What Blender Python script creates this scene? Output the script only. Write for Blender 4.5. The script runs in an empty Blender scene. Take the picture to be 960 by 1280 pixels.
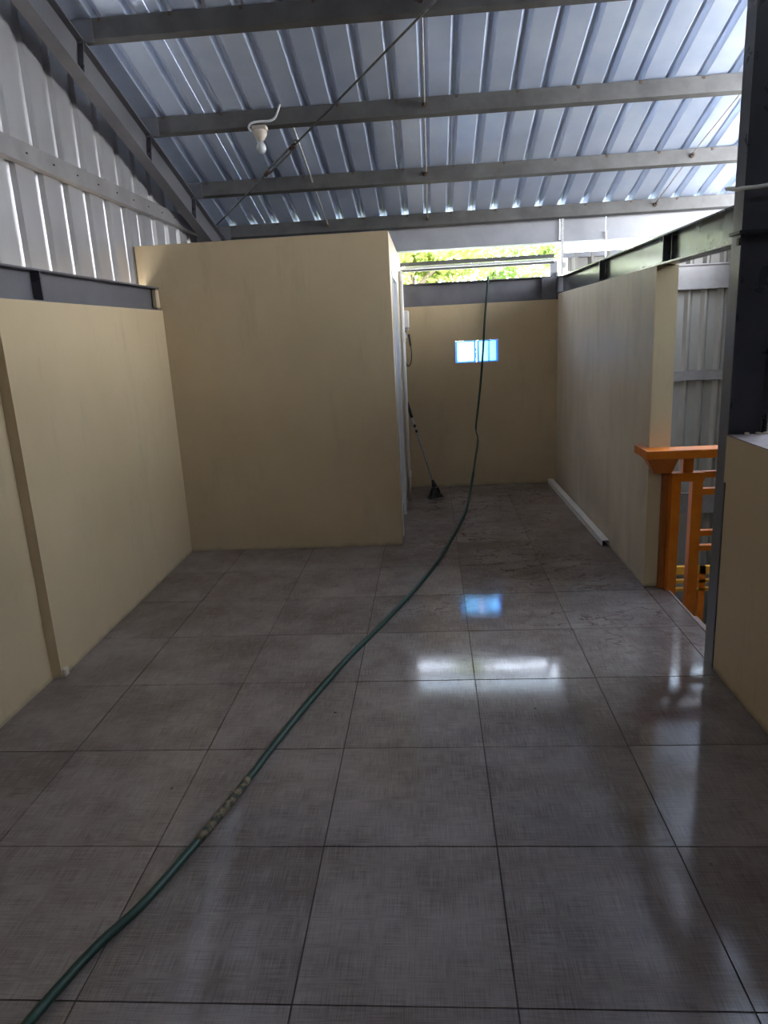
import bpy, bmesh, math, random
from mathutils import Vector, Matrix
random.seed(7)
S = bpy.context.scene
C = S.collection
PI = math.pi

# ---------------------------------------------------------------- camera
def cam_axes(pitch, roll, yaw):
    cp, sp, cy, sy = math.cos(pitch), math.sin(pitch), math.cos(yaw), math.sin(yaw)
    F = Vector((sy*cp, cy*cp, -sp)); R0 = Vector((cy, -sy, 0)); U0 = R0.cross(F)
    R = R0*math.cos(roll) + U0*math.sin(roll)
    U = -R0*math.sin(roll) + U0*math.cos(roll)
    return R, U, F
R_, U_, F_ = cam_axes(0.24872578727113867, -0.052401136449779256, -0.07478252641951684)
cd = bpy.data.cameras.new('camera'); camo = bpy.data.objects.new('camera', cd); C.objects.link(camo)
cd.sensor_fit = 'VERTICAL'; cd.sensor_height = 24.0; cd.lens = 883.389/1280*24.0
cd.clip_start = 0.02; cd.clip_end = 300
m = Matrix((R_, U_, -F_)).transposed().to_4x4(); m.translation = (0, 0, 1.73173)
camo.matrix_world = m
S.camera = camo

# ---------------------------------------------------------------- world, sun, exposure
S.view_settings.view_transform = 'Standard'; S.view_settings.look = 'None'
S.view_settings.gamma = 1; S.view_settings.use_curve_mapping = False
S.view_settings.exposure = 0.6
w = bpy.data.worlds.new('sky'); S.world = w; w.use_nodes = True
nt = w.node_tree; bg = nt.nodes['Background']
tc = nt.nodes.new('ShaderNodeTexCoord'); sx = nt.nodes.new('ShaderNodeSeparateXYZ')
rp = nt.nodes.new('ShaderNodeValToRGB')
nt.links.new(tc.outputs['Generated'], sx.inputs[0]); nt.links.new(sx.outputs['Z'], rp.inputs[0])
rp.color_ramp.elements[0].position = 0.0; rp.color_ramp.elements[0].color = (0.92, 0.95, 1.0, 1)
rp.color_ramp.elements[1].position = 0.8; rp.color_ramp.elements[1].color = (0.62, 0.76, 1.0, 1)
nt.links.new(rp.outputs[0], bg.inputs[0]); bg.inputs[1].default_value = 12.0
sd = bpy.data.lights.new('sun', 'SUN'); sd.energy = 26.0; sd.angle = 0.06; sd.color = (1, .95, .86)
so = bpy.data.objects.new('sun', sd); C.objects.link(so)
so.rotation_euler = Vector((0.62, 0.30, -1.15)).to_track_quat('-Z', 'Y').to_euler()   # high, from behind left

# ---------------------------------------------------------------- materials
def mat(name, col, rough=.5, metal=0.0, **kw):
    m = bpy.data.materials.new(name); m.use_nodes = True
    b = m.node_tree.nodes['Principled BSDF']
    b.inputs['Base Color'].default_value = (*col, 1); b.inputs['Roughness'].default_value = rough
    b.inputs['Metallic'].default_value = metal
    for k, v in kw.items(): b.inputs[k].default_value = v
    return m
def noisy(name, c1, c2, scale=3, rough=.5, rough2=None, metal=0., bump=0., bscale=60, stretch=(1,1,1), detail=5, lo=.35, hi=.65, obj=True, extra=None):
    """colour varies between c1 and c2 by noise in object space; optional fine bump"""
    m = mat(name, c1, rough, metal); t = m.node_tree; N = t.nodes; L = t.links; b = N['Principled BSDF']
    co = N.new('ShaderNodeNewGeometry'); mp = N.new('ShaderNodeMapping'); mp.inputs['Scale'].default_value = stretch
    L.new(co.outputs['Position'], mp.inputs[0])
    n = N.new('ShaderNodeTexNoise'); n.inputs['Scale'].default_value = scale; n.inputs['Detail'].default_value = detail
    n.inputs['Roughness'].default_value = .6
    L.new(mp.outputs[0], n.inputs[0])
    r = N.new('ShaderNodeValToRGB'); e = r.color_ramp.elements
    e[0].position = lo; e[0].color = (*c1, 1); e[1].position = hi; e[1].color = (*c2, 1)
    L.new(n.outputs[0], r.inputs[0]); L.new(r.outputs[0], b.inputs['Base Color'])
    if rough2 is not None:
        mr = N.new('ShaderNodeMapRange'); mr.inputs[1].default_value = lo; mr.inputs[2].default_value = hi
        mr.inputs[3].default_value = rough; mr.inputs[4].default_value = rough2
        L.new(n.outputs[0], mr.inputs[0]); L.new(mr.outputs[0], b.inputs['Roughness'])
    if bump:
        n2 = N.new('ShaderNodeTexNoise'); n2.inputs['Scale'].default_value = bscale; n2.inputs['Detail'].default_value = 4
        L.new(mp.outputs[0], n2.inputs[0])
        bp = N.new('ShaderNodeBump'); bp.inputs['Strength'].default_value = bump; bp.inputs['Distance'].default_value = .01
        L.new(n2.outputs[0], bp.inputs['Height']); L.new(bp.outputs[0], b.inputs['Normal'])
    return m

def plaster(name, c1, c2, grime=(.30, .25, .16), gx=.62):
    m = noisy(name, c1, c2, scale=1.3, rough=.42, rough2=.55, bump=.12, bscale=14, detail=6)
    t = m.node_tree; N = t.nodes; L = t.links; b = N['Principled BSDF']
    base = b.inputs['Base Color'].links[0].from_socket
    geo = N.new('ShaderNodeNewGeometry')
    # smudges, streaks running down the wall and dirt splashed along the foot of it
    mp = N.new('ShaderNodeMapping'); mp.inputs['Scale'].default_value = (4, 4, .9); L.new(geo.outputs['Position'], mp.inputs[0])
    n = N.new('ShaderNodeTexNoise'); n.inputs['Scale'].default_value = 1.4; n.inputs['Detail'].default_value = 8; n.inputs['Roughness'].default_value = .7
    L.new(mp.outputs[0], n.inputs[0])
    r = N.new('ShaderNodeMapRange'); r.inputs[1].default_value = gx - .08; r.inputs[2].default_value = gx + .16; r.inputs[4].default_value = .45
    L.new(n.outputs[0], r.inputs[0])
    sz = N.new('ShaderNodeSeparateXYZ'); L.new(geo.outputs['Position'], sz.inputs[0])
    n3 = N.new('ShaderNodeTexNoise'); n3.inputs['Scale'].default_value = 9; L.new(geo.outputs['Position'], n3.inputs[0])
    ad = N.new('ShaderNodeMath'); ad.operation = 'MULTIPLY_ADD'; ad.inputs[1].default_value = -.06; L.new(n3.outputs[0], ad.inputs[0]); L.new(sz.outputs['Z'], ad.inputs[2])
    r2 = N.new('ShaderNodeMapRange'); r2.inputs[1].default_value = -.03; r2.inputs[2].default_value = .0; r2.inputs[3].default_value = .75; r2.inputs[4].default_value = 0.0
    L.new(ad.outputs[0], r2.inputs[0])
    mx = N.new('ShaderNodeMath'); mx.operation = 'MAXIMUM'; L.new(r.outputs[0], mx.inputs[0]); L.new(r2.outputs[0], mx.inputs[1])
    mix = N.new('ShaderNodeMixRGB'); L.new(mx.outputs[0], mix.inputs[0]); L.new(base, mix.inputs[1]); mix.inputs[2].default_value = (*grime, 1)
    L.new(mix.outputs[0], b.inputs['Base Color'])
    return m

M_wall = plaster('cream_paint', (.50, .385, .225), (.57, .44, .265))
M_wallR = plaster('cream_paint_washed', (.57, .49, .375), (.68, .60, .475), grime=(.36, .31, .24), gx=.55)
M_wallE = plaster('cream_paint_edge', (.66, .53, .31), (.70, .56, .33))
M_dark = noisy('dark_grey_plaster', (.12,.11,.10), (.16,.15,.13), scale=3, rough=.7)  # plain dark grey for the box lid and the back wall
M_steel = noisy('grey_primer_steel', (.115, .112, .122), (.155, .15, .16), scale=5, rough=.28, rough2=.42, bump=.05)
M_beam = noisy('glossy_grey_steel', (.10, .105, .11), (.13, .14, .145), scale=7, rough=.16, rough2=.24, metal=.4, bump=.015, bscale=9)
M_col = noisy('dark_teal_grey_steel', (.055, .055, .062), (.075, .073, .082), scale=6, rough=.25, rough2=.4, bump=.05)
M_purlin = noisy('dull_galvanised_purlin', (.105, .10, .095), (.155, .15, .142), scale=6, rough=.5, rough2=.6, metal=.3)
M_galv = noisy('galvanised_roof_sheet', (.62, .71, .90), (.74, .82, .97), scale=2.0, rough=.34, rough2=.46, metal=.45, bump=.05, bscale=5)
M_side = noisy('galvanised_siding', (.52, .50, .49), (.62, .60, .59), scale=2.4, rough=.28, rough2=.32, metal=.6, bump=0, bscale=6, stretch=(1,1,.3))
M_girt = noisy('dull_grey_girt', (.26,.24,.23), (.33,.31,.30), scale=5, rough=.4, metal=.3)
M_farside = noisy('dusty_grey_siding', (.30, .28, .245), (.37, .35, .31), scale=3, rough=.45, metal=.2, stretch=(1,1,.3))
M_white = noisy('white_aluminium', (.72,.73,.74), (.80,.81,.81), scale=6, rough=.3)
M_pvc = noisy('white_plastic', (.74,.72,.66), (.80,.78,.73), scale=8, rough=.4)
M_fascia = noisy('grey_gutter_sheet', (.34,.34,.36), (.41,.41,.43), scale=4, rough=.35, rough2=.5, metal=.2)
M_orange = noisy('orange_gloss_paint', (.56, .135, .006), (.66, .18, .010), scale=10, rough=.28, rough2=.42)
M_orange2 = noisy('lit_orange_paint', (.70, .34, .04), (.78, .42, .06), scale=10, rough=.35)  # railing orange made yellower; the light on the lower flight is in the colour
M_oshadow = noisy('stained_shaded_orange_paint', (.20,.06,.012), (.40,.12,.02), scale=9, rough=.5, stretch=(1,1,.4))  # streaky darker copy of the orange; shade on the newel is put into the colour
M_socket = noisy('aged_beige_plastic', (.50,.42,.34), (.62,.54,.45), scale=30, rough=.5)
M_black = noisy('black_plastic', (.010,.010,.011), (.018,.018,.02), scale=20, rough=.45)
M_cable = noisy('grey_steel_rod', (.14,.14,.14), (.25,.24,.23), scale=30, rough=.4, metal=.8)
M_rodl = noisy('light_zinc_rod', (.55,.54,.52), (.68,.67,.65), scale=30, rough=.4, metal=.5)
M_rust = noisy('rusty_steel', (.07,.04,.025), (.13,.08,.05), scale=40, rough=.8)
M_grout = noisy('brown_grout', (.035,.024,.018), (.055,.04,.03), scale=20, rough=.9)
M_concrete = noisy('stair_concrete', (.24,.17,.14), (.33,.25,.21), scale=5, rough=.6)
M_conc2 = noisy('bare_mauve_render', (.16,.12,.11), (.22,.17,.16), scale=6, rough=.7)
M_outside = noisy('outside_pale_concrete', (.46,.47,.42), (.54,.55,.50), scale=1, rough=.9)
M_bark = noisy('bark', (.10,.075,.05), (.17,.13,.09), scale=12, rough=.9)
M_grey = noisy('grey_grip', (.30,.31,.32), (.4,.41,.42), scale=20, rough=.4)

# hose: dark green, mottled
M_hose = noisy('green_hose', (.001, .022, .012), (.003, .045, .025), scale=14, rough=.42, rough2=.55)
M_tape = noisy('worn_tan_tape', (.02, .03, .018), (.17, .125, .07), scale=38, rough=.7, lo=.42, hi=.58)

# leaf
def leafmat(name, c1, c2):
    m = noisy(name, c1, c2, scale=3, rough=.5)
    b = m.node_tree.nodes['Principled BSDF']
    b.inputs['Transmission Weight'].default_value = 0
    t = m.node_tree; N = t.nodes; L = t.links
    tr = N.new('ShaderNodeBsdfTranslucent'); tr.inputs[0].default_value = (*c2, 1)
    mx = N.new('ShaderNodeMixShader'); mx.inputs[0].default_value = .45
    L.new(b.outputs[0], mx.inputs[1]); L.new(tr.outputs[0], mx.inputs[2])
    L.new(mx.outputs[0], N['Material Output'].inputs[0])
    return m
M_leaf = leafmat('light_green_leaves', (.085,.15,.02), (.17,.26,.045))
M_leaf2 = leafmat('yellow_green_leaves', (.15,.20,.03), (.25,.30,.06))

# floor tile: linen-pattern glossy porcelain
def tile_mat():
    m = bpy.data.materials.new('linen_porcelain'); m.use_nodes = True
    t = m.node_tree; N = t.nodes; L = t.links; b = N['Principled BSDF']
    g = N.new('ShaderNodeNewGeometry')
    oi = N.new('ShaderNodeObjectInfo')
    def noise(scale, stretch, detail=4, rgh=.6, off=False):
        mp = N.new('ShaderNodeMapping'); mp.inputs['Scale'].default_value = stretch
        L.new(g.outputs['Position'], mp.inputs[0])
        n = N.new('ShaderNodeTexNoise'); n.inputs['Scale'].default_value = scale; n.inputs['Detail'].default_value = detail; n.inputs['Roughness'].default_value = rgh
        L.new(mp.outputs[0], n.inputs[0]); return n.outputs[0]
    def math_(op, a, b_=None, v=None):
        n = N.new('ShaderNodeMath'); n.operation = op
        L.new(a, n.inputs[0])
        if b_ is not None: L.new(b_, n.inputs[1])
        if v is not None: n.inputs[1].default_value = v
        return n.outputs[0]
    def rng(a, f0, f1, t0, t1):
        n = N.new('ShaderNodeMapRange'); n.inputs[1].default_value = f0; n.inputs[2].default_value = f1; n.inputs[3].default_value = t0; n.inputs[4].default_value = t1
        L.new(a, n.inputs[0]); return n.outputs[0]
    wx = noise(1, (9, 380, 1), 3)       # threads along x
    wy = noise(1, (380, 9, 1), 3)       # threads along y
    weave = math_('ADD', wx, wy)
    big = noise(2.2, (1,1,1), 6, .65)
    scuff = noise(3.2, (1.6,1,1), 10, .75)
    cr = N.new('ShaderNodeValToRGB'); e = cr.color_ramp.elements
    e[0].position = .36; e[0].color = (.125, .098, .084, 1); e[1].position = .66; e[1].color = (.27, .228, .205, 1)
    wv = rng(weave, .6, 1.4, .30, .70)
    bg_ = math_('ADD', wv, rng(big, .3, .7, -.13, .13)); 
    bg2 = math_('ADD', bg_, rng(oi.outputs['Random'], 0, 1, -.05, .05))
    L.new(bg2, cr.inputs[0])
    # fine curved drag marks: thin bands where a noise crosses a level, only in patches
    dm = noise(3.0, (1, 2.2, 1), 4, .55)
    band = rng(math_('ABSOLUTE', math_('SUBTRACT', dm, v=.5)), .005, .018, .85, 0)
    sxyz = N.new('ShaderNodeSeparateXYZ'); L.new(g.outputs['Position'], sxyz.inputs[0])
    zone = math_('MULTIPLY', rng(sxyz.outputs['Y'], 2.9, 4.2, 0, 1), rng(sxyz.outputs['X'], -.5, .3, .15, 1))
    patch = rng(noise(1.1, (1, 1, 1), 3), .44, .56, 0, 1)
    sc = math_('MAXIMUM', rng(scuff, .60, .72, 0, .5), math_('MULTIPLY', band, math_('MULTIPLY', patch, zone)))
    mix = N.new('ShaderNodeMixRGB'); L.new(sc, mix.inputs[0]); L.new(cr.outputs[0], mix.inputs[1]); mix.inputs[2].default_value = (.075,.055,.045,1)
    # small dropped specks
    v = N.new('ShaderNodeTexVoronoi'); v.inputs['Scale'].default_value = 3.1; L.new(g.outputs['Position'], v.inputs['Vector'])
    sp = rng(v.outputs['Distance'], .012, .028, .85, 0)
    mix2 = N.new('ShaderNodeMixRGB'); L.new(sp, mix2.inputs[0]); L.new(mix.outputs[0], mix2.inputs[1]); mix2.inputs[2].default_value = (.035,.02,.015,1)
    L.new(mix2.outputs[0], b.inputs['Base Color'])
    rg = math_('ADD', rng(big, .3, .7, .035, .09), rng(scuff, .5, .75, 0, .10))
    L.new(rg, b.inputs['Roughness'])
    b.inputs['Specular IOR Level'].default_value = .5
    bp = N.new('ShaderNodeBump'); bp.inputs['Strength'].default_value = .04; bp.inputs['Distance'].default_value = .001
    L.new(weave, bp.inputs['Height'])
    bp2 = N.new('ShaderNodeBump'); bp2.inputs['Strength'].default_value = .02; bp2.inputs['Distance'].default_value = .01
    L.new(noise(5, (1,1,1), 2), bp2.inputs['Height']); L.new(bp.outputs[0], bp2.inputs['Normal'])
    L.new(bp2.outputs[0], b.inputs['Normal'])
    return m
M_tile = tile_mat()

# glass block: pale blue glass lit by the daylight behind
M_glass = bpy.data.materials.new('frosted_blue_glass'); M_glass.use_nodes = True
_b = M_glass.node_tree.nodes['Principled BSDF']
_b.inputs['Base Color'].default_value = (.42, .70, 1, 1); _b.inputs['Roughness'].default_value = .3
_b.inputs['Transmission Weight'].default_value = 1; _b.inputs['IOR'].default_value = 1.2
M_gedge = mat('blue_glass_rim', (.03, .13, .70), .3); M_gedge.node_tree.nodes['Principled BSDF'].inputs['Transmission Weight'].default_value = .8
M_bulb = bpy.data.materials.new('bulb_glass'); M_bulb.use_nodes = True
_b = M_bulb.node_tree.nodes['Principled BSDF']
_b.inputs['Base Color'].default_value = (.9, .9, .88, 1); _b.inputs['Roughness'].default_value = .15; _b.inputs['Transmission Weight'].default_value = .55

# ---------------------------------------------------------------- helpers
def obj(name, bm, m, parent=None, bevel=0, smooth=False):
    me = bpy.data.meshes.new(name)
    if bevel: bmesh.ops.bevel(bm, geom=[e for e in bm.edges], offset=bevel, segments=1, affect='EDGES')
    bmesh.ops.recalc_face_normals(bm, faces=bm.faces)
    bm.to_mesh(me); bm.free()
    if m: me.materials.append(m)
    if smooth:
        for p in me.polygons: p.use_smooth = True
    o = bpy.data.objects.new(name, me); C.objects.link(o)
    if parent: o.parent = parent
    return o
def box(bm, x0, x1, y0, y1, z0, z1):
    vs = [bm.verts.new((x, y, z)) for z in (z0, z1) for x, y in ((x0, y0), (x1, y0), (x1, y1), (x0, y1))]
    for f in ((0,1,2,3), (4,5,6,7), (0,1,5,4), (1,2,6,5), (2,3,7,6), (3,0,4,7)): bm.faces.new([vs[i] for i in f])
    return vs
def boxes(*bs):
    bm = bmesh.new()
    for b in bs: box(bm, *b)
    return bm
def prism(bm, pts, a, b, axis):
    """closed polygon pts (2D) extruded from a to b along axis 0/1/2"""
    def mk(p, t):
        if axis == 0: return (t, p[0], p[1])
        if axis == 1: return (p[0], t, p[1])
        return (p[0], p[1], t)
    A = [bm.verts.new(mk(p, a)) for p in pts]; B = [bm.verts.new(mk(p, b)) for p in pts]
    n = len(pts); bm.faces.new(A); bm.faces.new(B)
    for i in range(n): bm.faces.new((A[i], A[(i+1) % n], B[(i+1) % n], B[i]))
def tube(bm, pts, r, seg=10, caps=True):
    pts = [Vector(p) for p in pts]; rings = []
    up = None
    for i, p in enumerate(pts):
        d = (pts[min(i+1, len(pts)-1)] - pts[max(i-1, 0)]).normalized()
        if up is None:
            up = d.orthogonal().normalized()
        else:
            up = (up - d*up.dot(d)).normalized()
        s = d.cross(up); rr = r[i] if isinstance(r, (list, tuple)) else r
        rings.append([bm.verts.new(p + (up*math.cos(a) + s*math.sin(a))*rr) for a in [2*PI*k/seg for k in range(seg)]])
    for a, b in zip(rings, rings[1:]):
        for k in range(seg): bm.faces.new((a[k], a[(k+1) % seg], b[(k+1) % seg], b[k]))
    if caps: bm.faces.new(rings[0]); bm.faces.new(rings[-1])
def spline(pts, n=8):
    P = [Vector(p) for p in pts]; out = []
    for i in range(len(P)-1):
        p0, p1, p2, p3 = P[max(i-1, 0)], P[i], P[i+1], P[min(i+2, len(P)-1)]
        for k in range(n):
            t = k/n
            out.append(.5*((2*p1) + (p2-p0)*t + (2*p0-5*p1+4*p2-p3)*t*t + (3*p1-p0-3*p2+p3)*t**3))
    out.append(P[-1]); return out
def lathe(bm, prof, seg=16, origin=(0,0,0)):
    o = Vector(origin); rings = []
    for r, z in prof: rings.append([bm.verts.new(o + Vector((r*math.cos(2*PI*k/seg), r*math.sin(2*PI*k/seg), z))) for k in range(seg)])
    for a, b in zip(rings, rings[1:]):
        for k in range(seg): bm.faces.new((a[k], a[(k+1) % seg], b[(k+1) % seg], b[k]))
    bm.faces.new(rings[0]); bm.faces.new(rings[-1])
def thing(name, label, cat, loc=(0,0,0), group=None):
    o = bpy.data.objects.new(name, None); C.objects.link(o); o.location = loc; o['label'] = label; o['category'] = cat
    if group: o['group'] = group
    o.empty_display_size = .1
    return o
def tag(o, label, cat, group=None):
    o['label'] = label; o['category'] = cat
    if group: o['group'] = group
    return o
def struct(o, label=None):
    o['kind'] = 'structure'
    if label: o['label'] = label
    return o
def put(t, o):
    """parent o to thing t keeping its world coordinates"""
    o.parent = t; o.matrix_parent_inverse = Matrix.Translation(-Vector(t.location)); return o

PB = lambda y: 4.951 - .29*y          # underside of the purlins
SH = lambda y: PB(y) + .122           # roof sheet resting on the purlins
RX0, RX1 = -2.30, 3.30                # roof extent across

# ================================================================= FLOOR
TX0, TX1, TY0, TY1 = -2.10, 1.50, -2.5, 7.9
floor = struct(obj('floor', boxes((TX0, 1.37, TY0, TY1, -.16, -.004), (1.37, 1.50, 3.37, 4.55, -.16, -.004)), M_grout))
gx0, gy0, st = -.4278, 1.4864, .6
tile_cache = {}
def tile_mesh(w, d):
    k = (round(w, 3), round(d, 3))
    if k not in tile_cache:
        bm = boxes((0, w, 0, d, -.009, 0)); 
        bmesh.ops.recalc_face_normals(bm, faces=bm.faces)
        me = bpy.data.meshes.new('tile'); bm.to_mesh(me); bm.free(); me.materials.append(M_tile); tile_cache[k] = me
    return tile_cache[k]
G = .0050
for i in range(-3, 4):
    for j in range(-7, 12):
        x0, x1, y0, y1 = gx0+i*st, gx0+(i+1)*st, gy0+j*st, gy0+(j+1)*st
        xe = TX1 if i == 3 else 99
        x0, x1 = max(x0, TX0+.0), min(x1, TX1 if (y1 > 3.37 and y0 < 4.55) else 1.37); y0, y1 = max(y0, TY0), min(y1, TY1)
        if i == 3: y0, y1 = max(y0, 3.37), min(y1, 4.55)
        if x1-x0 < .02 or y1-y0 < .02: continue
        if y0 > 5.7 and x1 < -.3: continue
        t = bpy.data.objects.new('tile', tile_mesh(x1-x0-G, y1-y0-G)); C.objects.link(t)
        t.location = (x0+G/2, y0+G/2, random.uniform(-.0006, .0006)); t.parent = floor
        t.rotation_euler = (random.uniform(-.0006, .0006), random.uniform(-.0006, .0006), 0)
struct(obj('trim_1', boxes((1.50, 1.512, 3.37, 4.55, -.03, .004)), M_concrete), 'thin brown edging along the floor at the stair opening')

# ================================================================= WALLS
# left: low masonry wall with a small step, steel siding above
bm = bmesh.new()
prism(bm, [(-2.105, -2.5), (-2.105, 3.375), (-2.052, 3.38), (-2.056, 3.47), (-2.087, 5.665), (-2.25, 5.665), (-2.25, -2.5)], -.02, 1.985, 2)
wl = struct(obj('wall_left', bm, M_wall), 'low cream painted wall on the left under the steel beam')
# the small lump of plaster at the foot of the step
obj('plaster_lump', boxes((-2.06, -2.032, 3.385, 3.43, 0, .05)), M_wallR, wl, bevel=.006)

def corrug(n, pitch, h, y0, y1, ribw=.055, topw=.025, minor=False):
    """profile in (u, w): n ribs, pan at w=0, ribs up to w=h"""
    P = []
    for i in range(n):
        u = i*pitch
        P += [(u, 0), (u+(pitch-ribw)*.5, 0), (u+(pitch-ribw)*.5+(ribw-topw)/2, h), (u+(pitch-ribw)*.5+(ribw+topw)/2, h), (u+(pitch+ribw)*.5, 0)]
    P.append((n*pitch, 0))
    return P
def sheet(name, P, f0, f1, m, parent, thick=.0007):
    """P profile swept between functions f0(u,w) and f1(u,w), given a real thickness"""
    bm = bmesh.new()
    K = 6
    rows = []
    for k in range(K+1):
        t = k/K; rows.append([bm.verts.new(Vector(f0(u, w_)).lerp(Vector(f1(u, w_)), t)) for u, w_ in P])
    for a, b in zip(rows, rows[1:]):
        for i in range(len(P)-1): bm.faces.new((a[i], a[i+1], b[i+1], b[i]))
    o = obj(name, bm, m, parent)
    s = o.modifiers.new('thickness', 'SOLIDIFY'); s.thickness = thick; s.offset = 0
    return o
# siding on the left: ribs stand .0295 apart along y, cut along the slope of the roof
sp = .2967; y = 4.095 - sp*22.5; k = 0
while y < 8.2:
    n = 3; P = corrug(n, sp, .026, 0, 0, ribw=.105, topw=.070)
    yy = y
    sheet('siding_sheet', P, lambda u, w_: (-2.262-w_, yy+u, 2.10), lambda u, w_: (-2.262-w_, yy+u, SH(yy+u)-.012), M_side, wl)
    y += n*sp - .0
# girt across the siding
g = obj('siding_girt', boxes((-2.262, -2.205, -2.5, 7.70, 2.745, 2.750), (-2.222, -2.215, -2.5, 7.70, 2.75, 2.855), (-2.262, -2.215, -2.5, 7.70, 2.855, 2.86)), M_girt, wl)
g['label'] = 'light grey horizontal rail across the siding'
for i in range(26):
    yb = -.9 + i*.2967 + .05
    b_ = obj('screw', boxes((-2.214, -2.209, yb, yb+.014, 2.80, 2.808)), M_black, g)

# bathroom box walls
HB = 2.471
bm = boxes((-2.25, -.284, 5.665, 5.775, -.02, HB))
wc = struct(obj('wall_centre', bm, M_wall), 'front wall of the cream bathroom box')
# mortar lump at the end of the left beam
obj('mortar_lump', boxes((-2.146, -2.095, 5.61, 5.662, 1.997, 2.148)), M_wall, wc, bevel=.012)
DY0, DY1, DZ = 5.93, 6.72, 2.20
bm = boxes((-.394, -.284, 5.775, DY0, -.02, HB), (-.394, -.284, DY1, 7.9, -.02, HB), (-.394, -.284, DY0, DY1, DZ, HB))
wh = struct(obj('wall_hall', bm, M_wall), 'side wall of the bathroom box along the hall')
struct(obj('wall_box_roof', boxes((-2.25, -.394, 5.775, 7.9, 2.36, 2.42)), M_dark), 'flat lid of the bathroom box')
# far wall with the glass block opening
WX0, WX1, WZ0, WZ1 = .276, .737, 1.364, 1.598
struct(obj('wall_far', boxes((-.394, WX0, 7.9, 8.02, -.02, 1.978), (WX1, 1.50, 7.9, 8.02, -.02, 1.978), (WX0, WX1, 7.9, 8.02, -.02, WZ0), (WX0, WX1, 7.9, 8.02, WZ1, 1.978)), M_wall), 'low cream wall at the far end of the hall')
# window of two glass blocks
win = struct(thing('window_1', '', ''), 'small window of two square glass blocks in the far wall')
del win['category']
for k in range(2):
    a = WX0 + .003 + k*.235; b = a + .220
    fr = obj('block_rim', boxes((a, b, 7.915, 8.0, WZ0+.003, WZ0+.013), (a, b, 7.915, 8.0, WZ1-.013, WZ1-.003), (a, a+.018, 7.915, 8.0, WZ0+.013, WZ1-.013), (b-.018, b, 7.915, 8.0, WZ0+.013, WZ1-.013)), M_gedge, win)
    obj('glass_block', boxes((a+.014, b-.014, 7.92, 7.928, WZ0+.013, WZ1-.013), (a+.014, b-.014, 7.987, 7.995, WZ0+.013, WZ1-.013)), M_glass, win)
# right wall
struct(obj('wall_right', boxes((1.37, 1.50, 4.57, 7.9, -.02, 2.035)), M_wallR), 'washed out cream wall on the right of the hall')
endcap = obj('wall_right_end', boxes((1.37, 1.50, 4.55, 4.57, -.02, 2.035)), M_wallE); struct(endcap, 'cream end of the right wall beside the stairs')
# low wall on the near right, upper band slightly proud
wn = struct(obj('wall_near_right', boxes((1.372, 1.56, -2.5, 3.36, -3, .962)), M_wall), 'low cream wall on the near right carrying the column')
obj('wall_band', boxes((1.362, 1.565, -2.5, 3.36, .966, 1.186)), M_wall, wn)
obj('wall_top', boxes((1.362, 1.565, -2.5, 3.36, 1.186, 1.190)), M_conc2, wn)
# back of the room behind the camera
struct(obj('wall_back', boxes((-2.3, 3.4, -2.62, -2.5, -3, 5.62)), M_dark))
# upper front of the stair side near the camera is closed by sheet above the low wall's line (far right, out of frame)
ws = struct(obj('wall_stair', boxes((3.28, 3.30, -2.5, 8.1, -3, -2.9)), M_farside), 'sheet metal side of the stairwell')
P = corrug(26, .2, .03, 0, 0)
y = -2.5
while y < 8.0:
    yy = y; n = 5; top = 2.4 if 3.4 < yy < 6.9 else 9
    P = corrug(n, .2, .03, 0, 0)
    sheet('siding_sheet', P, lambda u, w_: (3.27+w_, min(yy+u, 8.1), -2.95), lambda u, w_: (3.27+w_, min(yy+u, 8.1), min(top, SH(yy+u)-.01)), M_farside, ws)
    y += n*.2
# far end of the stairwell: sheet, girts and head beam
wf = struct(obj('wall_stair_far', boxes((1.50, 3.3, 8.11, 8.125, -3, -2.9)), M_farside), 'ribbed sheet at the far end of the stairwell')
x = 1.50
while x < 3.2:
    xx = x; n = 3
    P = corrug(n, .171, .035, 0, 0, ribw=.085, topw=.022)
    sheet('siding_sheet', [(u, -w_) for u, w_ in P], lambda u, w_: (xx+u, 8.10+w_, -2.95), lambda u, w_: (xx+u, 8.10+w_, 2.45), M_farside, wf)
    x += n*.171
for zz in (1.055, -.45, -1.6):
    obj('girt', boxes((1.50, 3.28, 8.005, 8.065, zz, zz+.10 if zz > 0 else zz+.24)), M_girt, wf)
obj('head_beam', boxes((1.50, 3.28, 8.0, 8.06, 2.018, 2.245), (1.50, 3.28, 7.97, 8.08, 2.245, 2.258), (1.50, 3.28, 7.97, 8.08, 2.006, 2.018)), M_girt, wf)

# ================================================================= ROOF
ceil = struct(thing('ceiling', '', ''), 'sloping galvanised sheet roof'); del ceil['category']
pitch = .2195; n = 4
x = .02 - pitch/2 - pitch*12 + pitch*2
x = .02 - pitch/2 - pitch*11
x0r = x
YE, YT = 8.42, 1.3
while x < RX1:
    xx = x
    P = corrug(n, pitch, .040, 0, 0, ribw=.075, topw=.022)
    dz = random.uniform(0, .0015)
    sheet('roof_sheet', P, lambda u, w_: (xx+u, YE, SH(YE)+w_+dz), lambda u, w_: (xx+u, -2.6, SH(-2.6)+w_+dz), M_galv, ceil)
    x += n*pitch

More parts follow.
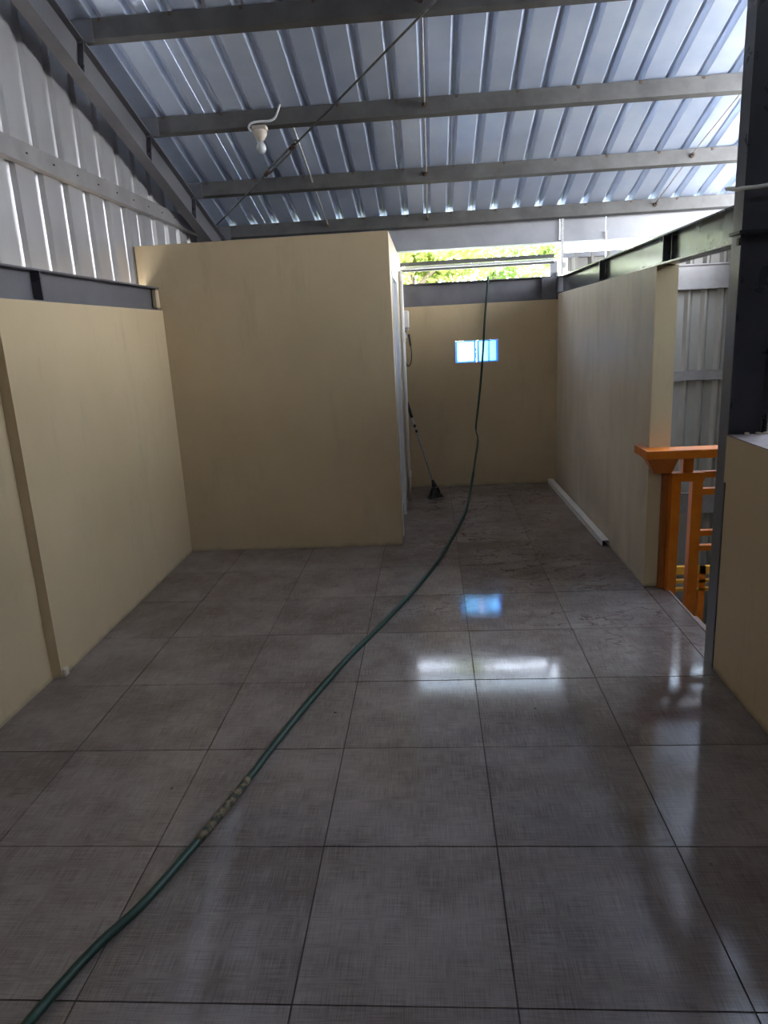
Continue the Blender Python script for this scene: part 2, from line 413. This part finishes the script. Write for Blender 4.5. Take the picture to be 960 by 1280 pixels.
# ================================================================= PURLINS
def purlin(yc, label):
    """C section along x: web towards the camera, flange lips behind"""
    t = thing('purlin', label, 'purlin', (0, yc, PB(yc)), 'roof purlins')
    a = math.atan(.29)
    def prof(pts):
        return [(p[0], p[1]) for p in pts]
    H, W, T = .112, .052, .003
    bm = bmesh.new()
    prism(bm, [(0,0), (W,-W*.29*1), (W,-W*.29+.016), (W-T,-W*.29+.016), (W-T,T-W*.29), (T,T), (T,H-T), (W-T,H-T-W*.29), (W-T,H-.016-W*.29), (W,H-.016-W*.29), (W,H-W*.29), (0,H)], -2.20, 3.27, 0)
    o = obj('channel', bm, M_purlin); o.parent = t
    # dimples and bolts where the roof screws come through
    b = bmesh.new(); 
    for i in range(11):
        xx_ = -1.939 + i*.439
        box(b, xx_-.009, xx_+.009, -.006, .0, H-.022, H-.002)
    o = obj('screw_tips', b, M_rust); o.parent = t; o['kind'] = 'stuff'
    # cleat that fixes the purlin to the rafter
    o = obj('cleat', boxes((-2.10, -1.985, -.012, -.001, -.02, .105)), M_steel); o.parent = t
    return t
purlin(2.83, 'grey roof purlin nearest above the camera, out of view above the top edge')
purlin(3.82, 'grey roof purlin just beyond the top edge of the photo')
P1 = purlin(4.795, 'topmost visible grey roof purlin running along the top of the photo')
P2 = purlin(5.78, 'grey roof purlin that carries the light bulb')
P3 = purlin(6.735, 'grey roof purlin between the bulb purlin and the eaves purlin')
P4 = purlin(7.593, 'lowest grey roof purlin at the eaves with a light lower edge')

# ================================================================= RAFTER (left gable)
def ibeam(bm, A, B, up, side, H, W, tf=.009, tw=.007):
    """I section from A to B; up and side are unit vectors; A,B at centre of section"""
    A, B, up, side = Vector(A), Vector(B), Vector(up), Vector(side)
    h, w_ = H/2, W/2
    pr = [(-w_,-h), (w_,-h), (w_,-h+tf), (tw/2,-h+tf), (tw/2,h-tf), (w_,h-tf), (w_,h), (-w_,h), (-w_,h-tf), (-tw/2,h-tf), (-tw/2,-h+tf), (-w_,-h+tf)]
    a = [bm.verts.new(A + side*p[0] + up*p[1]) for p in pr]; b = [bm.verts.new(B + side*p[0] + up*p[1]) for p in pr]
    bm.faces.new(a); bm.faces.new(b)
    for i in range(12): bm.faces.new((a[i], a[(i+1) % 12], b[(i+1) % 12], b[i]))
rafter = thing('rafter', 'dark grey sloping steel rafter along the left gable', 'rafter', (-2.10, 7.6, PB(7.6)-.22))
sl = Vector((0, 1, -.29)).normalized(); un = Vector((0, .29, 1)).normalized()
bm = bmesh.new()
RC = lambda y: Vector((-2.095, y, PB(y)-.113))
ibeam(bm, RC(-2.4), RC(7.84), un, Vector((1,0,0)), .215, .09)
put(rafter, obj('steel_section', bm, M_steel))
for yy in (3.8, 4.77, 5.76, 6.72, 7.56):
    c = RC(yy); b = bmesh.new()
    vs = box(b, 0.005, .040, -.006, .006, -.098, .098)
    rot = Matrix.Rotation(-math.atan(.29), 4, 'X')
    for v in vs: v.co = rot @ v.co + c
    put(rafter, obj('stiffener_plate', b, M_col))
# girder continuing on the right over the column line
ra2 = thing('rafter', 'dark steel rafter over the right column line, hidden above the frame', 'rafter', (1.46, 3.4, PB(3.4)-.22))
bm = bmesh.new(); RC2 = lambda y: Vector((1.45, y, PB(y)-.113))
ibeam(bm, RC2(-2.4), RC2(3.7), un, Vector((1,0,0)), .215, .12)
put(ra2, obj('steel_section', bm, M_col))

# ================================================================= STEEL BEAMS ON THE WALLS
b1 = thing('steel_beam', 'dark grey steel beam lying on top of the left cream wall', 'beam', (-2.15, 1.5, 1.985))
bm = bmesh.new(); ibeam(bm, (-2.15, -2.49, 2.072), (-2.15, 5.66, 2.072), (0,0,1), (1,0,0), .172, .115)
put(b1, obj('steel_section', bm, M_steel))
put(b1, obj('stiffener_plate', boxes((-2.146, -2.095, 3.905, 3.92, 1.996, 2.148)), M_col))
b2 = thing('steel_beam', 'dark grey steel beam on the far wall with the hose over it', 'beam', (.54, 7.95, 1.978))
bm = bmesh.new(); ibeam(bm, (-.284, 7.965, 2.097), (1.50, 7.965, 2.097), (0,0,1), (0,1,0), .236, .12)
put(b2, obj('steel_section', bm, M_steel))
put(b2, obj('end_plate', boxes((1.20, 1.352, 7.897, 7.903, 1.985, 2.205)), M_steel))
put(b2, obj('end_plate', boxes((1.352, 1.364, 7.885, 8.02, 1.98, 2.25)), M_col))
b3 = thing('steel_beam', 'shiny steel beam on the right wall reflecting green daylight', 'beam', (1.42, 5.8, 2.035))
bm = bmesh.new(); ibeam(bm, (1.425, 3.47, 2.118), (1.425, 7.899, 2.118), (0,0,1), (1,0,0), .165, .11)
put(b3, obj('steel_section', bm, M_beam))
for yy, wdt in ((6.05, .03), (4.46, .02)):
    put(b3, obj('stiffener_plate', boxes((1.374, 1.420, yy, yy+wdt*.4, 2.046, 2.190)), M_col))
lb = bmesh.new()
for q in range(9):
    yq = 4.3 + q*.07 + random.uniform(-.03, .03)
    box(lb, 1.372, 1.384, yq, yq+.05, 2.034, 2.040+random.random()*.012)
put(b3, obj('mortar_crumbs', lb, M_wallR))

# column at the stair opening
col = thing('steel_column', 'dark steel column rising from the low wall at the stair opening', 'column', (1.45, 3.42, 0))
bm = bmesh.new(); ibeam(bm, (1.457, 3.415, -2.9), (1.457, 3.415, 2.066), (0,1,0), (1,0,0), .10, .17)
# H section turned so its flanges face the rooms
bm.free(); bm = bmesh.new()
ibeam(bm, (1.455, 3.415, -2.9), (1.455, 3.415, 2.066), (1,0,0), (0,1,0), .172, .105, tf=.009, tw=.008)
put(col, obj('lower_section', bm, M_col))
bm = bmesh.new(); ibeam(bm, (1.462, 3.415, 2.082), (1.462, 3.415, 3.70), (1,0,0), (0,1,0), .19, .10, tf=.009, tw=.008)
put(col, obj('upper_section', bm, M_col))
put(col, obj('cap_plate', boxes((1.355, 1.56, 3.355, 3.475, 2.067, 2.081)), M_black, bevel=.001))
put(col, obj('bolt', boxes((1.356, 1.366, 3.36, 3.385, 2.02, 2.05)), M_black))
put(col, obj('paint_blob', boxes((1.36, 1.374, 3.352, 3.362, 2.03, 2.064)), M_black, bevel=.003))
put(col, obj('flange_face', boxes((1.3665, 1.3695, 3.364, 3.466, .0, 2.06)), M_steel))
# paint crumbs at its foot on the low wall
cr = bmesh.new()
for q in range(14):
    xq = random.uniform(1.42, 1.53); s_ = random.uniform(.004, .011); yq = random.uniform(3.335, 3.358)
    box(cr, xq, xq+s_*1.5, yq-s_, yq, 1.190, 1.190+s_)
o = obj('mortar_crumbs', cr, M_wallR); o['kind'] = 'stuff'; tag(o, 'small crumbs of mortar at the foot of the steel column', 'debris')
# cable tied round the column
bm = bmesh.new()
loop = spline([(1.62, 3.30, 2.262), (1.52, 3.335, 2.262), (1.42, 3.34, 2.25), (1.36, 3.345, 2.248), (1.335, 3.38, 2.25), (1.328, 3.43, 2.262), (1.34, 3.475, 2.27), (1.42, 3.487, 2.275), (1.55, 3.49, 2.28)], 6)
tube(bm, loop, .0085, 8)
tag(obj('cable_loop', bm, M_pvc, smooth=True), 'pale grey cable tied around the dark steel column', 'cable')

# ================================================================= GUTTER / EAVES
fas = struct(thing('trim_2', '', ''), 'grey gutter board under the eaves'); del fas['category']
xa = -2.25
for xb in (-.55, 1.345, 1.80, 3.27):
    obj('gutter_panel', boxes((xa+.003, xb-.003, 7.690, 7.700, 2.548, 2.838)), M_fascia, fas)
    xa = xb
obj('gutter_lip', boxes((-2.25, 3.27, 7.665, 7.705, 2.524, 2.546), (-2.25, 3.27, 7.705, 7.86, 2.524, 2.528), (-2.25, 3.27, 7.857, 7.86, 2.528, 2.56)), M_fascia, fas)
struct(obj('wall_far_left_gable', boxes((-2.25, -.40, 8.02, 8.05, -3, 2.62)), M_farside), 'sheet closing the gap behind the bathroom box')
# double rail across the opening
rail = thing('opening_rail', 'double grey channel rail across the open gap above the far wall', 'rail', (.55, 8.0, 2.35))
put(rail, obj('channel', boxes((-.30, 1.34, 7.98, 7.985, 2.402, 2.440), (-.30, 1.34, 7.985, 8.03, 2.402, 2.406), (-.30, 1.34, 7.985, 8.03, 2.437, 2.440)), M_purlin))
put(rail, obj('channel', boxes((-.30, 1.34, 7.98, 7.985, 2.345, 2.368), (-.30, 1.34, 7.985, 8.03, 2.345, 2.349)), M_purlin))
put(rail, obj('reflection_strip', boxes((-.30, 1.34, 8.0, 8.03, 2.372, 2.396)), M_white))  # white bar added for the light reflected in the channel web
put(rail, obj('bracket', boxes((1.30, 1.375, 7.985, 8.01, 2.22, 2.372)), M_fascia))
hr = thing('hanger_rod', 'thin pale upright rod from the gutter down to the corner of the beams', 'rod', (1.363, 7.64, 2.203))
put(hr, obj('rod', boxes((1.352, 1.375, 7.635, 7.648, 2.203, 2.80)), M_rodl))
put(hr, obj('clip', boxes((1.376, 1.408, 7.630, 7.655, 2.27, 2.33)), M_pvc, bevel=.004))
hr = thing('hanger_rod', 'short thin grey upright strip splitting the bright gap on the right', 'rod', (1.796, 7.656, 2.33))
put(hr, obj('rod', boxes((1.788, 1.804, 7.650, 7.662, 2.33, 2.60)), M_rodl))
# stairwell top plate between far beam and siding
struct(obj('trim_3', boxes((1.44, 3.27, 8.07, 8.13, 2.40, 2.452)), M_fascia), 'flat capping on the far stairwell sheet')

# ================================================================= DOOR on the box side
d1 = struct(thing('door_1', '', ''), 'white framed door seen edge-on in the bathroom box'); del d1['category']
X0 = -.284
obj('door_frame', boxes((X0-.09, X0+.007, DY0, DY0+.04, 0, DZ), (X0-.09, X0+.007, DY1-.04, DY1, 0, DZ), (X0-.09, X0+.007, DY0+.04, DY1-.04, DZ-.04, DZ)), M_white, d1)
lf = obj('door_leaf', boxes((X0-.06, X0-.025, DY0+.042, DY1-.042, .01, DZ-.042)), M_fascia, d1)
obj('door_handle', boxes((X0-.025, X0-.005, DY0+.08, DY0+.1, 1.0, 1.02), (X0-.008, X0, DY0+.08, DY0+.19, 1.0, 1.02)), M_cable, lf)
obj('door_kickplate', boxes((X0-.025, X0-.02, DY0+.06, DY1-.06, .02, .12)), M_black, lf)

# pipe, meter box and loop
pp = thing('drain_pipe', 'white plastic pipe running up the bathroom side wall', 'pipe', (-.262, 7.28, 0))
bm = bmesh.new(); tube(bm, [(-.262, 7.28, 0), (-.262, 7.28, 2.30)], .021, 12); put(pp, obj('pipe', bm, M_pvc, smooth=True))
for zc in (.25, 1.63, 2.2):
    bm = bmesh.new(); tube(bm, [(-.262, 7.28, zc), (-.262, 7.28, zc+(.07 if zc != 1.63 else .09))], .027, 12); put(pp, obj('coupling', bm, M_pvc))
mb = thing('meter_box', 'small white plastic box with a black cable loop on the side wall', 'box', (-.242, 7.6, 1.75))
put(mb, obj('housing', boxes((-.284, -.205, 7.53, 7.68, 1.765, 1.935)), M_pvc, bevel=.008))
put(mb, obj('lower_cover', boxes((-.280, -.215, 7.54, 7.67, 1.738, 1.765)), M_grey, bevel=.003))
put(mb, obj('socket', boxes((-.284, -.235, 7.57, 7.62, 1.66, 1.71)), M_pvc, bevel=.004))
bm = bmesh.new(); tube(bm, spline([(-.255, 7.59, 1.74), (-.268, 7.59, 1.66), (-.268, 7.59, 1.52), (-.25, 7.59, 1.40), (-.225, 7.59, 1.375), (-.20, 7.59, 1.42), (-.192, 7.59, 1.52), (-.205, 7.59, 1.63), (-.215, 7.59, 1.69)], 6), .006, 8)
put(mb, obj('cable', bm, M_black, smooth=True))
bm = bmesh.new(); tube(bm, [(-.198, 7.59, 1.58), (-.212, 7.59, 1.70)], .012, 8); put(mb, obj('plug', bm, M_black))
bm = bmesh.new(); tube(bm, [(-.25, 7.56, 1.74), (-.25, 7.56, 1.70), (-.28, 7.56, 1.70)], .012, 8); put(mb, obj('plug', bm, M_black))

# broom
bt = thing('broom', 'long handled broom with a black head leaning in the hall corner', 'broom', (0.0, 7.34, 0))
top = Vector((-.245, 7.62, .93)); low = Vector((-.012, 7.36, .17))
dirv = (low-top).normalized()
bm = bmesh.new(); tube(bm, [top + dirv*.1, low], .011, 10); put(bt, obj('handle', bm, M_grey, smooth=True))
bm = bmesh.new(); tube(bm, [top - dirv*.06, top + dirv*.11], [.019, .017], 10); put(bt, obj('grip', bm, M_black, smooth=True))
for q in (.19, .25):
    bm = bmesh.new(); tube(bm, [top + dirv*q, top + dirv*(q+.03)], .0135, 10); put(bt, obj('band', bm, M_black, smooth=True))
bm = bmesh.new()
tube(bm, [low - dirv*.02, low + dirv*.02, Vector((.005, 7.345, .115))], [.014, .022, .030], 10); put(bt, obj('neck', bm, M_black, smooth=True))
bm = bmesh.new()
vs = box(bm, -.075, .075, -.028, .028, 0, .11)
for v in vs:
    if v.co.z > .05: v.co.x *= .42; v.co.y *= .7
bmesh.ops.subdivide_edges(bm, edges=bm.edges[:], cuts=3, use_grid_fill=True)
for v in bm.verts:
    v.co += Vector((random.uniform(-.004,.004), random.uniform(-.004,.004), 0))
    v.co = Matrix.Rotation(.6, 3, 'Z') @ v.co + Vector((.005, 7.335, .004))
put(bt, obj('head', bm, M_black))
bm = bmesh.new()
for q in range(90):
    a = random.uniform(-1, 1); b_ = random.uniform(-1, 1)
    p0 = Matrix.Rotation(.6, 3, 'Z') @ Vector((a*.05, b_*.02, .05)) + Vector((.005, 7.335, .0))
    p1 = Matrix.Rotation(.6, 3, 'Z') @ Vector((a*.092, b_*.045, .002)) + Vector((.005, 7.335, .0))
    tube(bm, [p0, p1], .003, 4)
o = obj('bristles', bm, M_black); o['kind'] = 'stuff'; put(bt, o)

# white channel lying along the right wall
ch = thing('metal_channel', 'white metal channel lying on the floor along the right wall', 'channel', (1.335, 6.6, 0))
bm = bmesh.new()
Wc, Hc, T = .056, .048, .004
prism(bm, [(0,0), (T,0), (T,Hc-T), (Wc-T,Hc-T), (Wc-T,0), (Wc,0), (Wc,Hc), (0,Hc)], 5.46, 7.86, 1)
rotm = Matrix.Rotation(.016, 3, 'Z')
for v in bm.verts:
    v.co = rotm @ (v.co - Vector((0, 6.6, 0))) + Vector((1.290, 6.6, .001))
put(ch, obj('channel_body', bm, M_pvc))

# ================================================================= HOSE
H = [(-1.27, .95, .016), (-1.2, 1.14, .016), (-1.15, 1.28, .016), (-1.098, 1.474, 0.016), (-1.043, 1.646, 0.016), (-0.965, 1.815, 0.016), (-0.89, 2.06, 0.016), (-0.819, 2.321, 0.016), (-0.739, 2.67, 0.016), (-0.656, 3.002, 0.016), (-0.52, 3.475, 0.016), (-0.336, 4.005, 0.016), (-0.15, 4.587, 0.016), (0.011, 5.185, 0.016), (0.192, 6.071, 0.018), (0.293, 6.496, 0.089), (0.376, 6.976, 0.23), (0.433, 7.321, 0.393), (0.473, 7.506, 0.531), (0.478, 7.566, 0.599), (0.466, 7.631, 0.685), (0.504, 7.741, 0.929), (0.538, 7.796, 1.18), (0.571, 7.826, 1.514), (0.593, 7.85, 1.803), (0.623, 7.868, 2.087), (0.634, 7.872, 2.19), (.638, 7.90, 2.237), (.642, 7.96, 2.245), (.646, 8.03, 2.235), (.65, 8.075, 2.15), (.65, 8.085, 1.9), (.65, 8.09, 1.0), (.65, 8.09, -.5)]
H = [(a, b, max(c, .0165)) for a, b, c in H]
hp = spline(H, 8)
hp = [Vector((p.x, p.y, max(p.z, .0155) if p.y < 7.8 else p.z)) for p in hp]
rad = []
for p in hp:
    r = .0145
    if p.z > .3: r = .0115
    if abs(p.z-.62) < .05 and p.y < 7.8: r = .0075           # the kink
    rad.append(r)
hs = thing('garden_hose', 'long green garden hose lying across the tiles and over the far beam', 'hose', (0, 3, 0))
bm = bmesh.new(); tube(bm, hp, rad, 14); put(hs, obj('hose_tube', bm, M_hose, smooth=True))
tp = [p for p in hp if 2.07 < p.y < 2.46]
bm = bmesh.new(); tube(bm, tp, .0162, 14)
o = put(hs, obj('tape_wrap', bm, M_tape, smooth=True)); o['label'] = 'worn tan tape wrapped around the hose'

# ================================================================= BULB
lp = thing('light_bulb', 'bare white bulb in a socket with a curved white cable', 'light', (-1.21, 5.735, 3.10), None)
yb = 5.735
bm = bmesh.new(); box(bm, -1.262, -1.150, yb-.035, yb+.035, 3.228, 3.262); put(lp, obj('mounting_plate', bm, M_socket, bevel=.006))
bm = bmesh.new(); lathe(bm, [(.050, 3.232), (.052, 3.212), (.046, 3.195), (.034, 3.178), (.028, 3.166), (.024, 3.160)], 18, (-1.206, yb, 0)); put(lp, obj('socket', bm, M_socket, smooth=True))
bm = bmesh.new(); lathe(bm, [(.018, 3.175), (.018, 3.155), (.026, 3.143), (.034, 3.128), (.037, 3.110), (.033, 3.090), (.021, 3.077), (.006, 3.072)], 18, (-1.206, yb, 0)); put(lp, obj('bulb', bm, M_bulb, smooth=True))
bm = bmesh.new(); tube(bm, spline([(-1.27, yb-.01, 3.225), (-1.285, yb-.01, 3.255), (-1.262, yb-.012, 3.283), (-1.20, yb-.012, 3.290), (-1.13, yb-.012, 3.288), (-1.085, yb-.012, 3.305), (-1.060, yb-.012, 3.345), (-1.040, yb-.008, 3.395)], 6), .0085, 8)
put(lp, obj('cable', bm, M_white, smooth=True))

# ================================================================= BRACES
br = thing('brace_rod', 'thin diagonal steel brace with a turnbuckle below the roof', 'brace', (-2.0, 7.21, 2.80))
A = Vector((-2.02, 7.226, 2.822)); Bm = Vector((.103, 4.677, 3.565)); D = (Bm-A)
def atx(x, sag=0):
    t = (x-A.x)/D.x; return A + D*t + Vector((0,0,-sag))
T0, T1 = atx(-1.31), atx(-1.02)
dn = D.normalized()
bm = bmesh.new(); tube(bm, [A, T0], .0075, 8); put(br, obj('rod', bm, M_cable, smooth=True))
bm = bmesh.new(); tube(bm, [T1, atx(1.385)], .0075, 8); put(br, obj('rod', bm, M_cable, smooth=True))
sd_ = dn.cross(Vector((0,0,1))).normalized()
up_ = sd_.cross(dn)
bm = bmesh.new()
tube(bm, [T0 - dn*.01, T0 + up_*.018 + dn*.05, T1 + up_*.018 - dn*.05, T1 + dn*.01], .009, 8)
tube(bm, [T0 - dn*.01, T0 - up_*.018 + dn*.05, T1 - up_*.018 - dn*.05, T1 + dn*.01], .009, 8)
put(br, obj('turnbuckle', bm, M_cable))
for c in (T0, T1):
    bm = bmesh.new(); tube(bm, [c - dn*.035, c + dn*.04], .018, 6); put(br, obj('nut', bm, M_rust))
bm = bmesh.new(); tube(bm, [T1 + dn*.03, T1 + dn*.055 + up_*.03, T1 + dn*.09 + up_*.008, T1 + dn*.11], .006, 8); put(br, obj('hook', bm, M_cable))
def rod(name, label, pts, r=.007, nuts=()):
    t = thing(name, label, 'rod', pts[0])
    bm = bmesh.new(); tube(bm, pts, r, 8); put(t, obj('rod', bm, M_rodl, smooth=True))
    for c in nuts:
        bm = bmesh.new(); c = Vector(c); tube(bm, [c + Vector((0, -.016, 0)), c + Vector((0, .0, 0))], .019, 6); put(t, obj('nut', bm, M_rust))
        bm = bmesh.new(); tube(bm, [c + Vector((0, -.04, 0.01)), c + Vector((0, -.014, 0.003))], .008, 6); put(t, obj('rod_end', bm, M_rust))
q = lambda x, y, o=.055: (x, y, PB(y)+o)
rod('sag_rod', 'thin rusty-nutted tie rod running down the middle of the roof', [q(.02, 2.8), q(.02, 7.62)], .0075, [q(.02, 4.79), q(.02, 5.775), q(.02, 6.73), q(.02, 7.588)])
rod('sag_rod', 'thin pale tie rod between the purlins right of the turnbuckle', [q(-.985, 5.80), q(-.985, 7.62)], .0085, [q(-.985, 7.588)])
rod('brace_rod', 'thin rusty diagonal brace near the top of the right column', [q(2.36, 5.6, .06), q(2.28, 6.64, .06), q(2.24, 7.6, .06)], .006, [q(2.28, 6.73), q(2.245, 7.588)])

# ================================================================= STAIRS & RAILING
stt = thing('staircase', 'concrete stairs going down beyond the floor edge', 'stairs', (1.5, 3.9, -3))
for i in range(10):
    z = -.18*(i+1); x = 1.512 + .17*i
    put(stt, obj('step', boxes((x, x+.18, 3.48, 4.45, z-.18, z)), M_concrete))
rl = thing('stair_railing', 'orange painted metal stair railing at the end of the right wall', 'railing', (1.6, 4.5, 0))
put(rl, obj('handrail', boxes((1.318, 2.25, 4.415, 4.548, .880, .936), (1.318, 1.368, 4.548, 4.70, .880, .936)), M_orange, bevel=.003))
bm = bmesh.new()
vs = box(bm, 1.360, 1.515, 4.47, 4.549, .775, .880)
for v in vs:
    if v.co.z > .8: v.co.x += -.035 if v.co.x < 1.4 else .0; v.co.y = 4.425 if v.co.y < 4.5 else v.co.y
    else: v.co.x = 1.395 if v.co.x < 1.4 else 1.50; v.co.y = 4.50 if v.co.y < 4.51 else v.co.y
put(rl, obj('cap_moulding', bm, M_orange))
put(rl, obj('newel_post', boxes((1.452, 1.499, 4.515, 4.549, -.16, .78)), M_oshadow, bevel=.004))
fx = [(1.492, 1.547), (1.618, 1.682)]
put(rl, obj('upright_stub', boxes((1.560, 1.622, 4.47, 4.52, .78, .88)), M_orange))
put(rl, obj('top_bar', boxes((1.492, 1.690, 4.455, 4.515, .727, .782)), M_orange))
for a, b in fx: put(rl, obj('stile', boxes((a, b, 4.455, 4.515, -.9, .727)), M_orange))
for z0, z1 in ((.745, .785), (.635, .675), (.365, .40), (.265, .30)):
    put(rl, obj('cross_bar', boxes((1.682, 2.1, 4.465, 4.505, z0, z1)), M_orange))
put(rl, obj('stile', boxes((2.1, 2.155, 4.455, 4.515, -1.2, .88)), M_orange))
lr = thing('lower_railing', 'yellow orange railing of the flight below, seen through the frame', 'railing', (2.3, 5.6, -3))
for z0, z1 in ((-.30, -.235), (-.375, -.35), (-.445, -.42), (-.9, -.86)):
    put(lr, obj('cross_bar', boxes((1.52, 3.2, 5.58, 5.62, z0, z1)), M_orange2))
for xx in (1.56, 2.12, 2.7, 3.15):
    put(lr, obj('post', boxes((xx, xx+.05, 5.58, 5.62, -3, -.235)), M_orange))
lrb = obj('lower_landing', boxes((1.50, 3.27, 4.52, 5.5, -1.5, -1.38)), M_concrete); struct(lrb, 'landing of the flight below')
struct(obj('wall_stair_left', boxes((1.38, 1.50, 4.57, 8.1, -3, -.02)), M_wall))
struct(obj('wall_under_floor', boxes((1.38, 1.50, 3.47, 4.55, -3, -.16)), M_wall))
struct(obj('floor_lower', boxes((-2.3, 3.3, -2.6, 8.1, -3.1, -3.0)), M_concrete))

# ================================================================= OUTSIDE
struct(obj('ground', boxes((-60, 60, 8.2, 120, -3.12, -3.0)), M_outside))
def tree(x, y, h, rad_, n, lm, label, dens=1.0):
    t = thing('tree', label, 'tree', (x, y, -3), 'trees outside beyond the far gap')
    bm = bmesh.new(); tube(bm, spline([(x, y, -3), (x+.06, y+.05, -1), (x-.05, y, h*.45-3), (x+.04, y, h*.8-3)], 4), [.14]*4+[.11]*4+[.07]*4+[.03], 8)
    for k in range(7):
        a = k*2.4; z = -3 + h*(.35+.07*k); bx = Vector((x, y, z)); e = bx + Vector((math.cos(a)*rad_*.75, math.sin(a)*rad_*.6, rad_*.45))
        tube(bm, [bx, bx.lerp(e, .5)+Vector((0,0,.08)), e], [.05, .035, .012], 6)
    put(t, obj('trunk', bm, M_bark, smooth=True))
    bm = bmesh.new()
    cl = []
    for k in range(46):
        a = random.uniform(0, 2*PI); rr = rad_*math.sqrt(random.random()); zz = random.uniform(.28, 1.0)
        cl.append((Vector((x+rr*math.cos(a), y+rr*math.sin(a)*.8, -3+h*zz)), random.uniform(.3, .6)))
    for k in range(n):
        c, s = random.choice(cl)
        p = c + Vector((random.gauss(0, s*.4), random.gauss(0, s*.4), random.gauss(0, s*.4)))
        L_ = random.uniform(.05, .10); nrm = Vector((random.gauss(0,1), random.gauss(0,1), random.gauss(0,1)+.7)).normalized()
        u = nrm.orthogonal().normalized(); u = Matrix.Rotation(random.uniform(0, 2*PI), 3, nrm) @ u; v = nrm.cross(u)
        a_, b_, c_, d_ = p-u*L_, p+v*L_*.45+nrm*L_*.12, p+u*L_, p-v*L_*.45+nrm*L_*.12
        bm.faces.new([bm.verts.new(q_) for q_ in (a_, b_, c_, d_)])
    o = obj('foliage', bm, lm); o['kind'] = 'stuff'; put(t, o)
tree(-3.6, 14.6, 8.2, 1.6, 9000, M_leaf, 'light green leafy tree at the left of the far gap')
tree(-.3, 12.6, 7.6, 1.3, 9000, M_leaf2, 'yellow green tree seen above the left half of the far beam')
tree(1.5, 16.4, 7.4, 1.2, 7000, M_leaf, 'pale tree seen where the hose crosses the far beam')
tree(3.0, 20.5, 6.6, 1.0, 3500, M_leaf2, 'small sparse tree at the right end of the far gap')
